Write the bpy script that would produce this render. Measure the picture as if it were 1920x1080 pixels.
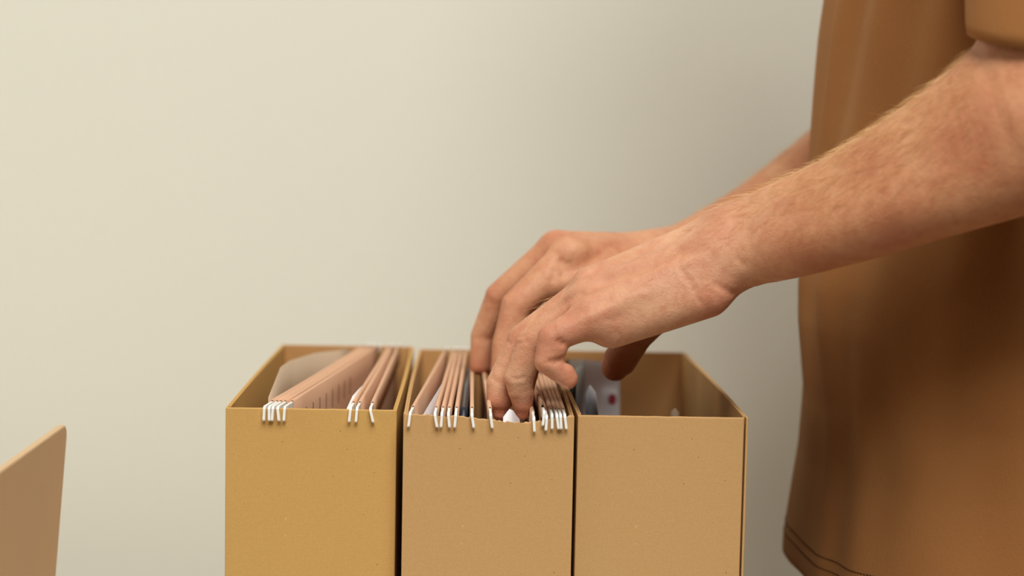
import bpy, bmesh, math, random
import numpy as np
from mathutils import Vector, Matrix

random.seed(7); np.random.seed(7)
for o in list(bpy.data.objects):
    bpy.data.objects.remove(o)
scene = bpy.context.scene
COL = scene.collection

# ------------------------------------------------------------------ camera
RES_X, RES_Y = 1920, 1080
FPX = 3258.0                                  # focal length in pixels
CAM_Z = 1.184
YAW, PITCH, ROLL = math.radians(1.44), math.radians(5.07), math.radians(1.12)
f0 = np.array([math.sin(YAW), math.cos(YAW), 0.0])
r0 = np.array([math.cos(YAW), -math.sin(YAW), 0.0])
FWD = math.cos(PITCH) * f0 + np.array([0, 0, -math.sin(PITCH)])
U0 = np.cross(r0, FWD)
RGT = math.cos(ROLL) * r0 + math.sin(ROLL) * U0
UPV = math.cos(ROLL) * U0 - math.sin(ROLL) * r0
CPOS = np.array([0.0, 0.0, CAM_Z])

def ray(px, py):
    d = FWD + RGT * ((px - RES_X / 2) / FPX) - UPV * ((py - RES_Y / 2) / FPX)
    return d

def P(px, py, Y):
    """point on the ray through a pixel at world depth Y"""
    d = ray(px, py)
    return CPOS + d * ((Y - CPOS[1]) / d[1])

def PZ(px, py, Z):
    d = ray(px, py)
    return CPOS + d * ((Z - CPOS[2]) / d[2])

def project(p):
    v = np.asarray(p) - CPOS
    z = v @ FWD
    return (RES_X / 2 + FPX * (v @ RGT) / z, RES_Y / 2 - FPX * (v @ UPV) / z)

cam_data = bpy.data.cameras.new('camera')
cam = bpy.data.objects.new('camera', cam_data)
COL.objects.link(cam)
cam.matrix_world = Matrix(((RGT[0], UPV[0], -FWD[0], 0), (RGT[1], UPV[1], -FWD[1], 0),
                           (RGT[2], UPV[2], -FWD[2], CAM_Z), (0, 0, 0, 1)))
cam_data.sensor_width = 36.0
cam_data.lens = FPX * 36.0 / RES_X
cam_data.clip_start = 0.05
cam_data.dof.use_dof = True
cam_data.dof.focus_distance = 1.105
cam_data.dof.aperture_fstop = 3.6
scene.camera = cam

# ------------------------------------------------------------------ light
def srgb(r, g, b):
    def c(u):
        u /= 255.0
        return u / 12.92 if u <= 0.04045 else ((u + 0.055) / 1.055) ** 2.4
    return (c(r), c(g), c(b), 1.0)

world = bpy.data.worlds.new('world'); scene.world = world
world.use_nodes = True
wb = world.node_tree.nodes['Background']
wb.inputs[0].default_value = (1.0, 0.78, 0.60, 1)
wb.inputs[1].default_value = 0.03

def area(name, loc, target, sx, sy, power, color):
    ld = bpy.data.lights.new(name, 'AREA'); ld.shape = 'RECTANGLE'
    ld.size = sx; ld.size_y = sy; ld.energy = power; ld.color = color
    lo = bpy.data.objects.new(name, ld); COL.objects.link(lo)
    lo.location = loc
    lo.rotation_euler = (Vector(target) - Vector(loc)).to_track_quat('-Z', 'Y').to_euler()
    return lo
area('ceiling_light', (0.36, -1.10, 4.08), (0.05, 1.3, 1.0), 2.4, 1.9, 186, (1.0, 0.99, 0.93))
area('window_light', (-2.70, 0.45, 1.95), (0.0, 1.6, 1.15), 1.2, 1.4, 17, (1.0, 0.84, 0.68))

scene.view_settings.view_transform = 'Standard'
scene.view_settings.look = 'None'
scene.view_settings.exposure = 0.0
scene.view_settings.gamma = 1.0
scene.view_settings.use_curve_mapping = False

# ------------------------------------------------------------------ layout constants
TABLE_Z = 0.75
RIM_Z = 1.01
BOX_D = 0.325
WALL_Y = 1.74

# ------------------------------------------------------------------ materials
MAT = {}
def mat(name, build):
    m = bpy.data.materials.new(name); m.use_nodes = True
    nt = m.node_tree
    bsdf = nt.nodes['Principled BSDF']
    build(nt, bsdf)
    MAT[name] = m
    return m

def N(nt, kind, **kw):
    n = nt.nodes.new(kind)
    for k, v in kw.items():
        if k.startswith('i_'):
            n.inputs[k[2:].replace('_', ' ')].default_value = v
        else:
            setattr(n, k, v)
    return n

def coords(nt, scale=(1, 1, 1), rot=(0, 0, 0)):
    tc = N(nt, 'ShaderNodeTexCoord')
    mp = N(nt, 'ShaderNodeMapping')
    mp.inputs['Scale'].default_value = scale
    mp.inputs['Rotation'].default_value = rot
    nt.links.new(tc.outputs['Object'], mp.inputs[0])
    return mp.outputs[0]

def noise(nt, vec, scale, detail=4, rough=0.6):
    n = N(nt, 'ShaderNodeTexNoise'); n.inputs['Scale'].default_value = scale
    n.inputs['Detail'].default_value = detail; n.inputs['Roughness'].default_value = rough
    nt.links.new(vec, n.inputs['Vector'])
    return n.outputs['Fac']

def ramp(nt, fac, stops):
    r = N(nt, 'ShaderNodeValToRGB')
    e = r.color_ramp.elements
    while len(e) < len(stops): e.new(0.5)
    for el, (p, c) in zip(e, stops):
        el.position = p; el.color = c
    nt.links.new(fac, r.inputs[0])
    return r.outputs[0]

def mixc(nt, a, b, fac, blend='MIX'):
    m = N(nt, 'ShaderNodeMix', data_type='RGBA', blend_type=blend)
    for s, v in ((m.inputs[0], fac), (m.inputs[6], a), (m.inputs[7], b)):
        if hasattr(v, 'is_output') or isinstance(v, bpy.types.NodeSocket): nt.links.new(v, s)
        else: s.default_value = v
    return m.outputs[2]

def bump(nt, bsdf, height, strength, dist, prev=None):
    b = N(nt, 'ShaderNodeBump'); b.inputs['Strength'].default_value = strength
    b.inputs['Distance'].default_value = dist
    nt.links.new(height, b.inputs['Height'])
    if prev is not None: nt.links.new(prev, b.inputs['Normal'])
    nt.links.new(b.outputs[0], bsdf.inputs['Normal'])
    return b.outputs[0]

def m_kraft(base, dark, speck=True):
    def f(nt, b):
        v = coords(nt)
        fine = noise(nt, v, 900, 4, 0.65)
        big = noise(nt, v, 14, 3, 0.5)
        c1 = ramp(nt, fine, [(0.15, dark), (0.85, base)])
        c = mixc(nt, c1, mixc(nt, c1, srgb(205, 150, 96), 0.35), big)
        fib = noise(nt, coords(nt, (60, 60, 700)), 1.0, 3, 0.6)
        c = mixc(nt, c, dark, N_math(nt, 'MULTIPLY', ramp(nt, fib, [(0.55, (0, 0, 0, 1)), (0.8, (1, 1, 1, 1))]), 0.25))
        if speck:
            for sc, thr, col in ((150, 0.055, srgb(96, 62, 28)), (95, 0.035, srgb(238, 214, 170))):
                vo = N(nt, 'ShaderNodeTexVoronoi'); vo.inputs['Scale'].default_value = sc
                nt.links.new(v, vo.inputs['Vector'])
                sel = noise(nt, v, sc * 0.31, 1, 0.5)
                lt = N_math(nt, 'LESS_THAN', vo.outputs['Distance'], thr)
                gt = N_math(nt, 'GREATER_THAN', sel, 0.56)
                k = N_math(nt, 'MULTIPLY', lt, gt)
                c = mixc(nt, c, col, N_math(nt, 'MULTIPLY', k, 0.75))
        nt.links.new(c, b.inputs['Base Color'])
        b.inputs['Roughness'].default_value = 0.82
        b.inputs['Specular IOR Level'].default_value = 0.25
        bump(nt, b, fine, 0.18, 0.0004)
    return f

def N_math(nt, op, a, b):
    m = N(nt, 'ShaderNodeMath', operation=op)
    for i, v in enumerate((a, b)):
        if isinstance(v, bpy.types.NodeSocket): nt.links.new(v, m.inputs[i])
        else: m.inputs[i].default_value = v
    return m.outputs[0]

mat('kraft_yellow', m_kraft(srgb(208, 169, 101), srgb(190, 150, 84)))
mat('kraft_tan', m_kraft(srgb(203, 165, 113), srgb(186, 146, 95)))
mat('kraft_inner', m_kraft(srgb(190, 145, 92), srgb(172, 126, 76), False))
mat('torn_fibre', m_kraft(srgb(226, 196, 152), srgb(205, 165, 118), False))
mat('folder_card', m_kraft(srgb(218, 180, 152), srgb(204, 162, 134), False))

def simple(col, rough=0.5, spec=0.5, nscale=None, namp=0.0, bstr=0.0, metal=0.0):
    def f(nt, b):
        b.inputs['Roughness'].default_value = rough
        b.inputs['Specular IOR Level'].default_value = spec
        b.inputs['Metallic'].default_value = metal
        if nscale:
            v = coords(nt)
            n = noise(nt, v, nscale, 4, 0.6)
            d = (col[0] * (1 - namp), col[1] * (1 - namp), col[2] * (1 - namp), 1)
            nt.links.new(ramp(nt, n, [(0.3, d), (0.7, col)]), b.inputs['Base Color'])
            if bstr: bump(nt, b, n, bstr, 0.001)
        else:
            b.inputs['Base Color'].default_value = col
    return f
mat('white_plastic', simple(srgb(246, 245, 240), 0.35, 0.5, 300, 0.03))
mat('wall_paint', simple(srgb(227, 226, 213), 0.9, 0.2, 260, 0.02, 0.12))
mat('floor_wood', simple(srgb(150, 118, 86), 0.5, 0.4, 9, 0.25, 0.05))
mat('desk_white', simple(srgb(226, 220, 208), 0.5, 0.4, 60, 0.04))
mat('laptop_shell', simple(srgb(212, 178, 137), 0.5, 0.4, 500, 0.03, 0.03))
mat('laptop_dark', simple(srgb(24, 24, 26), 0.35, 0.5, 200, 0.1))
mat('paper_white', simple(srgb(240, 240, 242), 0.6, 0.3, 40, 0.04))
mat('paper_grey', simple(srgb(206, 202, 206), 0.35, 0.5, 30, 0.10))
mat('paper_beige', simple(srgb(196, 172, 146), 0.6, 0.3, 30, 0.06))
mat('paper_dark', simple(srgb(30, 38, 52), 0.35, 0.5, 60, 0.3))
mat('slot_dark', simple(srgb(36, 22, 14), 0.9, 0.1))
mat('ink_red', simple(srgb(170, 60, 70), 0.5, 0.4))
mat('trouser', simple(srgb(60, 52, 46), 0.9, 0.2, 300, 0.2, 0.1))
mat('hair_dark', simple(srgb(70, 46, 30), 0.6, 0.3, 300, 0.3, 0.3))
mat('arm_hair', simple(srgb(214, 168, 112), 0.45, 0.5))
mat('stitch', simple(srgb(66, 42, 22), 0.9, 0.2))
mat('shoe', simple(srgb(230, 226, 220), 0.6, 0.4, 80, 0.05))

def m_shirt(nt, b):
    v = coords(nt)
    big = noise(nt, v, 7, 3, 0.5)
    fine = noise(nt, v, 900, 3, 0.6)
    warp = noise(nt, coords(nt, (1500, 1500, 160)), 1.0, 2, 0.5)
    c = ramp(nt, big, [(0.3, srgb(152, 101, 57)), (0.7, srgb(162, 112, 66))])
    c = mixc(nt, c, srgb(130, 86, 48), N_math(nt, 'MULTIPLY', fine, 0.35))
    nt.links.new(c, b.inputs['Base Color'])
    b.inputs['Roughness'].default_value = 0.95
    b.inputs['Specular IOR Level'].default_value = 0.15
    b.inputs['Sheen Weight'].default_value = 0.25
    b.inputs['Sheen Roughness'].default_value = 0.5
    b.inputs['Sheen Tint'].default_value = srgb(220, 180, 130)
    n1 = bump(nt, b, warp, 0.45, 0.0007)
    bump(nt, b, fine, 0.4, 0.0006, n1)
mat('shirt', m_shirt)

def m_skin(nt, b):
    v = coords(nt)
    big = noise(nt, v, 22, 4, 0.55)
    mid = noise(nt, v, 120, 4, 0.6)
    c = ramp(nt, big, [(0.32, srgb(198, 138, 108)), (0.5, srgb(210, 156, 123)), (0.7, srgb(220, 171, 137))])
    c = mixc(nt, c, srgb(184, 104, 76), N_math(nt, 'MULTIPLY', ramp(nt, mid, [(0.45, (0, 0, 0, 1)), (0.75, (1, 1, 1, 1))]), 0.45))
    tn = N(nt, 'ShaderNodeAttribute'); tn.attribute_name = 'tan'  # darker skin up the forearms, plus painted shade on the far arm
    c = mixc(nt, c, mixc(nt, c, srgb(240, 228, 212), 1.0, 'MULTIPLY'), tn.outputs['Fac'])
    at = N(nt, 'ShaderNodeAttribute'); at.attribute_name = 'redness'
    c = mixc(nt, c, srgb(176, 84, 60), N_math(nt, 'MULTIPLY', at.outputs['Fac'], 0.6))
    nt.links.new(c, b.inputs['Base Color'])
    b.inputs['Roughness'].default_value = 0.52
    b.inputs['Specular IOR Level'].default_value = 0.35
    b.inputs['Subsurface Weight'].default_value = 0.12
    b.inputs['Subsurface Radius'].default_value = (1.0, 0.35, 0.2)
    b.inputs['Subsurface Scale'].default_value = 0.004
    vo = N(nt, 'ShaderNodeTexVoronoi'); vo.inputs['Scale'].default_value = 780
    vo.feature = 'DISTANCE_TO_EDGE'
    nt.links.new(v, vo.inputs['Vector'])
    wr = noise(nt, v, 260, 4, 0.65)
    n1 = bump(nt, b, wr, 0.42, 0.0012)
    bump(nt, b, vo.outputs['Distance'], 0.35, 0.0007, n1)
mat('skin', m_skin)
mat('nail', simple(srgb(206, 146, 120), 0.32, 0.5))

# ------------------------------------------------------------------ helpers
def link(o, parent=None):
    COL.objects.link(o)
    if parent is not None: o.parent = parent
    return o

def tag(o, label=None, cat=None, group=None, kind=None):
    if label: o['label'] = label
    if cat: o['category'] = cat
    if group: o['group'] = group
    if kind: o['kind'] = kind
    return o

def thing(name, label, cat, loc=(0, 0, 0), group=None):
    o = bpy.data.objects.new(name, None); COL.objects.link(o); o.location = loc
    o.empty_display_size = 0.02
    bpy.context.view_layer.update()
    return tag(o, label, cat, group)

def meshobj(name, verts, faces, material, parent=None, smooth=False):
    me = bpy.data.meshes.new(name)
    vv = np.asarray(verts, float)
    if parent is not None:
        vv = vv - np.array(parent_loc(parent))
    me.from_pydata([tuple(v) for v in vv], [], [tuple(int(i) for i in f) for f in faces])
    me.validate(); me.update()
    if smooth: me.shade_smooth()
    me.materials.append(MAT[material] if isinstance(material, str) else material)
    return link(bpy.data.objects.new(name, me), parent)

def parent_loc(o):
    p = Vector((0, 0, 0))
    while o is not None:
        p = p + Vector(o.location); o = o.parent
    return p

def recalc(o):
    bm = bmesh.new(); bm.from_mesh(o.data)
    bmesh.ops.recalc_face_normals(bm, faces=bm.faces)
    bm.to_mesh(o.data); bm.free()

def bevel(o, w, seg=2):
    m = o.modifiers.new('bevel', 'BEVEL'); m.width = w; m.segments = seg; m.limit_method = 'ANGLE'
    m.angle_limit = math.radians(40)

def box_mesh(x0, x1, y0, y1, z0, z1):
    v = [(x, y, z) for x in (x0, x1) for y in (y0, y1) for z in (z0, z1)]
    f = [(0, 1, 3, 2), (4, 6, 7, 5), (0, 4, 5, 1), (2, 3, 7, 6), (0, 2, 6, 4), (1, 5, 7, 3)]
    return v, f

def box(name, x0, x1, y0, y1, z0, z1, material, parent=None, bev=0.0):
    v, f = box_mesh(x0, x1, y0, y1, z0, z1)
    o = meshobj(name, v, f, material, parent)
    if bev: bevel(o, bev)
    return o

def prism(name, poly, axis_a, axis_b, origin, thick_dir, thick, material, parent=None, bev=0.0):
    """extrude a 2-D polygon lying in the plane (axis_a, axis_b) by thick along thick_dir"""
    a = np.array(axis_a, float); b = np.array(axis_b, float); t = np.array(thick_dir, float) * thick
    o3 = np.array(origin, float)
    v = [o3 + a * u + b * w for u, w in poly]
    n = len(v)
    vv = v + [p + t for p in v]
    f = [tuple(range(n))[::-1], tuple(range(n, 2 * n))]
    f += [(i, (i + 1) % n, n + (i + 1) % n, n + i) for i in range(n)]
    o = meshobj(name, vv, f, material, parent)
    recalc(o)
    if bev: bevel(o, bev)
    return o

# ------------------------------------------------------------------ room
def structure(o): o['kind'] = 'structure'; return o
structure(box('wall_back', -3.2, 3.2, WALL_Y, WALL_Y + 0.12, 0, 2.7, 'wall_paint'))
structure(box('floor', -3.2, 3.2, -2.6, WALL_Y + 0.12, -0.05, 0.0, 'floor_wood'))

desk = thing('desk', 'pale desk carrying the cardboard boxes and the laptop', 'desk', (-0.35, 1.2, 0))
DX0, DX1, DY0, DY1 = -1.2, 0.190, 0.74, 1.52
box('desk_top', DX0, DX1, DY0, DY1, TABLE_Z - 0.03, TABLE_Z, 'desk_white', desk, 0.002)
for lx in (DX0 + 0.03, DX1 - 0.08):
    for ly in (DY0 + 0.03, DY1 - 0.08):
        box('leg', lx, lx + 0.05, ly, ly + 0.05, 0, TABLE_Z - 0.03, 'desk_white', desk, 0.003)

# ------------------------------------------------------------------ cardboard boxes
WT = 0.0026
def make_box(label, x0, x1, yf, material, torn=None, seam=False, bow=0.0):
    yb = yf + BOX_D
    t = thing('file_box', label, 'box', ((x0 + x1) / 2, (yf + yb) / 2, TABLE_Z), 'cardboard file boxes')
    zt = RIM_Z
    # front panel: outline in x/z, torn along the top where asked
    fx1 = x1 - (WT if seam else 0.0)
    if torn:
        top = [(fx1, zt), ] if not seam else [(fx1, zt)]
        pts = [(x0, TABLE_Z), (fx1, TABLE_Z)]
        rnd = random.Random(3)
        n = 64
        for i in range(n + 1):
            u = 1 - i / n
            px = x0 + (fx1 - x0) * u
            dz = np.interp(u, [p[0] for p in torn], [p[1] for p in torn]) + rnd.uniform(-0.00035, 0.00035)
            pts.append((px, zt - dz))
        front = prism('front_panel', pts, (1, 0, 0), (0, 0, 1), (0, yf, 0), (0, 1, 0), WT * 0.55, material, t)
        pts2 = [(p[0], p[1] + (rnd.uniform(-0.0003, 0.0008) if i > 1 else 0)) for i, p in enumerate(pts)]
        prism('torn_inner_ply', pts2, (1, 0, 0), (0, 0, 1), (0, yf + WT * 0.55, 0), (0, 1, 0), WT * 0.45, 'torn_fibre', t)
    else:
        n = 24; rnd = random.Random(int(x0 * 1e4))
        pts = [(x0, TABLE_Z), (fx1, TABLE_Z)] + [(x0 + (fx1 - x0) * (1 - i / n), zt - rnd.uniform(0, 0.00025)) for i in range(n + 1)]
        front = prism('front_panel', pts, (1, 0, 0), (0, 0, 1), (0, yf, 0), (0, 1, 0), WT, material, t, 0.0006)
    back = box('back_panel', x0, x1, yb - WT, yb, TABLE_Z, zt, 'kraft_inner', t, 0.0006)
    for side, (a, b) in (('l', (x0, x0 + WT)), ('r', (x1 - WT, x1))):
        ys = yf + WT if not (seam and side == 'r') else yf - 0.0002
        # two plies: the outer one runs the full length, the inner one starts behind a small open corner
        sgn = 1 if side == 'l' else -1
        outer, inner = ((a, a + WT * 0.55), (a + WT * 0.55, b)) if side == 'l' else ((b - WT * 0.55, b), (a, b - WT * 0.55))
        nseg = 14
        def strip(xa, xb, ya, yb_):
            v = []; f = []
            for i in range(nseg + 1):
                u = i / nseg; y = ya + (yb_ - ya) * u
                ub = (y - yf) / BOX_D
                bx = -sgn * bow * math.sin(math.pi * ub)
                for (x, z) in ((xa, TABLE_Z), (xb, TABLE_Z), (xb, zt), (xa, zt)):
                    k = max(0.0, (z - TABLE_Z) / (zt - TABLE_Z))
                    v.append((x + bx * k, y, z))
            for i in range(nseg):
                for q in range(4):
                    f.append((i * 4 + q, i * 4 + (q + 1) % 4, (i + 1) * 4 + (q + 1) % 4, (i + 1) * 4 + q))
            f += [(3, 2, 1, 0), tuple(nseg * 4 + q for q in range(4))]
            return v, f
        v1, f1 = strip(*outer, ys, yb - WT)
        v2, f2 = strip(*inner, yf + WT + 0.0035, yb - WT)
        o = meshobj('side_panel', v1 + v2, f1 + [tuple(i + len(v1) for i in q) for q in f2], material, t)
        recalc(o); bevel(o, 0.0004)
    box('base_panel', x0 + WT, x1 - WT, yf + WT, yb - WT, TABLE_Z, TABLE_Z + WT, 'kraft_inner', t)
    return t

B1 = (-0.1506, -0.0436, 1.0800)
B2 = (-0.0388, 0.0670, 1.0655)
B3 = (0.0696, 0.1764, 1.0710)
make_box('yellowish kraft cardboard file box, leftmost of the three', *B1, 'kraft_yellow', bow=0.0008)
make_box('tan cardboard file box with torn front rim, between the other two', *B2, 'kraft_tan',
         torn=[(0, 0.0000), (0.06, 0.0006), (0.16, 0.0006), (0.25, 0.0015), (0.33, 0.0012), (0.41, 0.0026), (0.5, 0.0030),
               (0.6, 0.0043), (0.72, 0.0047), (0.84, 0.0028), (0.93, 0.0012), (1, 0.0)], bow=0.0010)
make_box('mostly empty tan cardboard file box nearest the person', *B3, 'kraft_tan', seam=True, bow=0.0014)

# ------------------------------------------------------------------ hanging folders
def rail_mesh(F, Bk, yf, yb, lean):
    """flat white bar with a hook bent over each rim; F, Bk = (x, y) of the bar at the front and back rim"""
    d = np.array([Bk[0] - F[0], Bk[1] - F[1], 0.0]); L = np.linalg.norm(d); d /= L
    nrm = np.array([-d[1], d[0], 0.0])
    th = 0.0017
    z = RIM_Z
    def hook(tip, w):  # in (along, up): a hook end seen from the side
        return [(0.010, 0.0018), (-0.0030, 0.0018), (-0.0046, 0.0000), (-0.0050, -tip + 0.0008), (-0.0043, -tip), (-0.0030, -tip),
                (-0.0024, -tip + 0.0010), (-0.0022, -0.0008), (0.0030, -0.0008), (0.0030, -0.0040), (0.010, -0.0040)]
    out_v, out_f = [], []
    def add(poly, base, u, shear):
        n = len(poly); b0 = len(out_v)
        for s in (-0.5, 0.5):
            for (a, w) in poly:
                p = base + u * a + nrm * s * th + np.array([0, 0, w])
                if w < -0.001 and a < 0: p = p + nrm * shear * (-w)
                out_v.append(p)
        out_f.append(tuple(b0 + i for i in range(n))[::-1]); out_f.append(tuple(b0 + n + i for i in range(n)))
        for i in range(n): out_f.append((b0 + i, b0 + (i + 1) % n, b0 + n + (i + 1) % n, b0 + n + i))
    fb = np.array([F[0], F[1], z + lean[1]]); bb = np.array([Bk[0], Bk[1], z])
    add(hook(0.0078 + lean[2], 1), fb, d, lean[0] * 0.5)
    add(hook(0.0085, 1), bb, -d, 0.0)
    # straight bar between the hooks
    add([(0.009, 0.0018), (0.009, -0.0040), (L - 0.009, -0.0040), (L - 0.009, 0.0018)], np.array([F[0], F[1], z + lean[1] * 0.5]), d, 0)
    return out_v, out_f

def folder(label, group, yf, r1, r2, depth=0.225, slits=False):
    """r = (x_front, x_back, tip_lean, z_lift) for the two rails of one hanging folder"""
    yb = yf + BOX_D
    cx = (r1[0] + r2[0] + r1[1] + r2[1]) / 4
    t = thing('hanging_folder', label, 'folder', (cx, (yf + yb) / 2, RIM_Z - depth), group)
    for r in (r1, r2):
        v, f = rail_mesh((r[0], yf + WT * 0.5), (r[1], yb - WT * 0.5), yf, yb, (r[2], r[3], 0.0))
        o = meshobj('rail', v, f, 'white_plastic', t); recalc(o); bevel(o, 0.0004, 2)
        o['label'] = 'white plastic rail with hooked ends'
    # card: profile across the folder (offset, height), ruled from front to back
    ya, ybk = yf + 0.0165, yb - 0.0165
    nseg = 10; vs, fs = [], []
    for i in range(nseg + 1):
        u = i / nseg
        y = ya + (ybk - ya) * u
        uu = (y - yf) / BOX_D
        xa = r1[0] + (r1[1] - r1[0]) * uu; xb = r2[0] + (r2[1] - r2[0]) * uu
        w = 0.00105; zt = RIM_Z + 0.0026 ; zl = RIM_Z - 0.012
        sag = 0.0006 * math.sin(math.pi * u)
        lz1, lz2 = r1[3] * (1 - u), r2[3] * (1 - u)
        xm = (xa + xb) / 2; bw = 0.004
        prof = [(xa - w, zl + lz1), (xa - w, zt - 0.001 + lz1), (xa - w * 0.5, zt + lz1 - sag), (xa + w * 0.5, zt + lz1 - sag),
                (xa + w, zt - 0.001 + lz1), (xa + w, zl + lz1), (xa + w * 0.9, RIM_Z - 0.05),
                (xa * 0.6 + xm * 0.4, RIM_Z - depth * 0.6), (xm - bw, RIM_Z - depth + 0.003), (xm, RIM_Z - depth),
                (xm + bw, RIM_Z - depth + 0.003), (xb * 0.6 + xm * 0.4, RIM_Z - depth * 0.6), (xb - w * 0.9, RIM_Z - 0.05),
                (xb - w, zl + lz2), (xb - w, zt - 0.001 + lz2), (xb - w * 0.5, zt + lz2 - sag), (xb + w * 0.5, zt + lz2 - sag),
                (xb + w, zt - 0.001 + lz2), (xb + w, zl + lz2)]
        for (x, z) in prof: vs.append((x, y, z))
    n = len(prof)
    for i in range(nseg):
        for q in range(n - 1):
            fs.append((i * n + q, i * n + q + 1, (i + 1) * n + q + 1, (i + 1) * n + q))
    o = meshobj('card_cover', vs, fs, 'folder_card', t, True)
    o['label'] = 'pinkish brown folded card'
    s = o.modifiers.new('thick', 'SOLIDIFY'); s.thickness = 0.0005; s.offset = 0
    if slits:   # tab slits punched through the inner face of the first panel
        for k in range(9):
            y = ya + 0.014 + k * 0.0205
            uu = (y - yf) / BOX_D
            x = r1[0] + (r1[1] - r1[0]) * uu + 0.00105 * 0.97
            o = box('tab_slit', x - 0.0002, x + 0.0005, y - 0.0006, y + 0.0006, RIM_Z - 0.020, RIM_Z - 0.007, 'slot_dark', t)
    return t

def sheet(name, label, cat, pts_top, z0, material, group=None, curl=0.0, th=0.0006, lean_y=0.0):
    """standing paper sheet; pts_top = [(x, y, ztop), ...] polyline of its upper edge, reaching down to z0"""
    base = np.mean(np.array(pts_top), axis=0)
    nv = 8
    vs, fs = [], []
    m = 12
    arr = np.array(pts_top, float)
    tt = np.linspace(0, 1, len(arr)); ts = np.linspace(0, 1, m + 1)
    X = np.interp(ts, tt, arr[:, 0]); Y = np.interp(ts, tt, arr[:, 1]); Z = np.interp(ts, tt, arr[:, 2])
    for i in range(m + 1):
        for j in range(nv + 1):
            v = j / nv
            vs.append((X[i] + curl * (v - 0) ** 2 * 0.0 + curl * (1 - v) ** 2 - curl, Y[i] - lean_y * v, z0 + (Z[i] - z0) * (1 - v)))
    for i in range(m):
        for j in range(nv):
            a = i * (nv + 1) + j
            fs.append((a, a + 1, a + nv + 2, a + nv + 1))
    o = meshobj(name, vs, fs, material, None, True)
    s = o.modifiers.new('thick', 'SOLIDIFY'); s.thickness = th; s.offset = 0
    return tag(o, label, cat, group)

def xw(px, yf, z=RIM_Z):          # world x of a pixel column on a line at depth yf, rim height
    lo = P(px, 770, yf)
    return lo[0]

G1, G2 = 'hanging folders in the left box', 'hanging folders in the middle box'
yf1, yf2 = B1[2], B2[2]
def rl(pf, pb, yf, lean=0.0, lift=0.0):
    return (xw(pf, yf), P(pb, 655, yf + BOX_D)[0], lean, lift)
# tip lean > 0 moves the tip to the left
folder('brown hanging folder, leftmost in the yellowish box', G1, yf1, rl(498, 688, yf1, 0.05), rl(507, 694, yf1, -0.05), 0.22)
folder('brown hanging folder, second from the left in the yellowish box', G1, yf1, rl(514, 700, yf1, 0.1), rl(523, 706, yf1, -0.25), 0.215)
folder('open hanging folder showing a row of tab slits, in the yellowish box', G1, yf1, rl(536, 714, yf1, 0.1), rl(658, 732, yf1, 0.2), 0.225, True)
folder('brown hanging folder nearest the right side of the yellowish box', G1, yf1, rl(670, 737, yf1, 0.15), rl(695, 748, yf1, -0.5), 0.22)

folder('hanging folder with grey paper, leftmost in the torn box', G2, yf2, rl(770, 838, yf2, 0.25), rl(816, 852, yf2, -0.4), 0.22)
folder('narrow hanging folder, second from the left in the torn box', G2, yf2, rl(829, 858, yf2, 0.1), rl(841, 866, yf2, -0.25), 0.218)
folder('hanging folder with dark papers left of the fingers in the torn box', G2, yf2, rl(855, 874, yf2, 0.15), rl(885, 885, yf2, -0.35), 0.222)
folder('open hanging folder the fingers reach into', G2, yf2, rl(920, 900, yf2, -0.3), rl(1001, 968, yf2, -0.15, -0.002), 0.225)
folder('closed hanging folder just right of the fingers in the torn box', G2, yf2, rl(1020, 980, yf2, 0.2, 0.002), rl(1025, 988, yf2, 0.1, -0.001), 0.22)
folder('hanging folder second from the right in the torn box', G2, yf2, rl(1035, 996, yf2, -0.05), rl(1044, 1003, yf2, -0.3), 0.217)
folder('hanging folder touching the right side of the torn box', G2, yf2, rl(1051, 1010, yf2, -0.15), rl(1059, 1017, yf2, -0.3), 0.22)

# papers standing in the folders and boxes
def pt(px, py, Y): return tuple(P(px, py, Y))
sheet('paper_sheet', 'grey beige folded sheet in the left corner of the yellowish box', 'paper',
      [pt(504, 745, yf1 + 0.035), pt(527, 688, yf1 + 0.13), pt(545, 676, yf1 + 0.18), pt(590, 662, yf1 + 0.24), pt(655, 654, yf1 + 0.30)],
      RIM_Z - 0.20, 'paper_beige')
sheet('paper_sheet', 'pale curved sheet beside the tab slits in the yellowish box', 'paper',
      [pt(651, 766, yf1 + 0.03), pt(662, 742, yf1 + 0.05), pt(675, 728, yf1 + 0.09), pt(700, 705, yf1 + 0.16)], RIM_Z - 0.20, 'paper_white')
sheet('paper_sheet', 'grey curled sheet at the left of the torn box', 'paper',
      [pt(792, 781, yf2 + 0.02), pt(806, 757, yf2 + 0.045), pt(820, 735, yf2 + 0.08), pt(838, 705, yf2 + 0.16), pt(848, 680, yf2 + 0.28)], RIM_Z - 0.20, 'paper_grey')
sheet('dark_booklet', 'dark blue booklet between two hanging folders in the torn box', 'booklet',
      [pt(869, 768, yf2 + 0.03), pt(876, 722, yf2 + 0.12), pt(880, 690, yf2 + 0.26)], RIM_Z - 0.20, 'paper_dark', th=0.004)
sheet('paper_sheet', 'white sheet between the fingertips in the torn box', 'paper',
      [pt(944, 782, yf2 + 0.012), pt(958, 764, yf2 + 0.02), pt(972, 786, yf2 + 0.03), pt(985, 780, yf2 + 0.06), pt(985, 760, yf2 + 0.16), pt(985, 740, yf2 + 0.24)], RIM_Z - 0.20, 'paper_white')
yf3 = B3[2]
s3 = sheet('glossy_brochure', 'glossy grey brochure with a red mark at the back of the emptier box', 'brochure',
      [pt(1062, 674, yf3 + 0.24), pt(1090, 674, yf3 + 0.285), pt(1130, 679, yf3 + 0.29), pt(1163, 683, yf3 + 0.29)], TABLE_Z + 0.004, 'paper_grey', th=0.0015, lean_y=0.05)
yb_ = yf3 + 0.2905
zt_ = P(1130, 679, yb_)[2]
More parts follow.
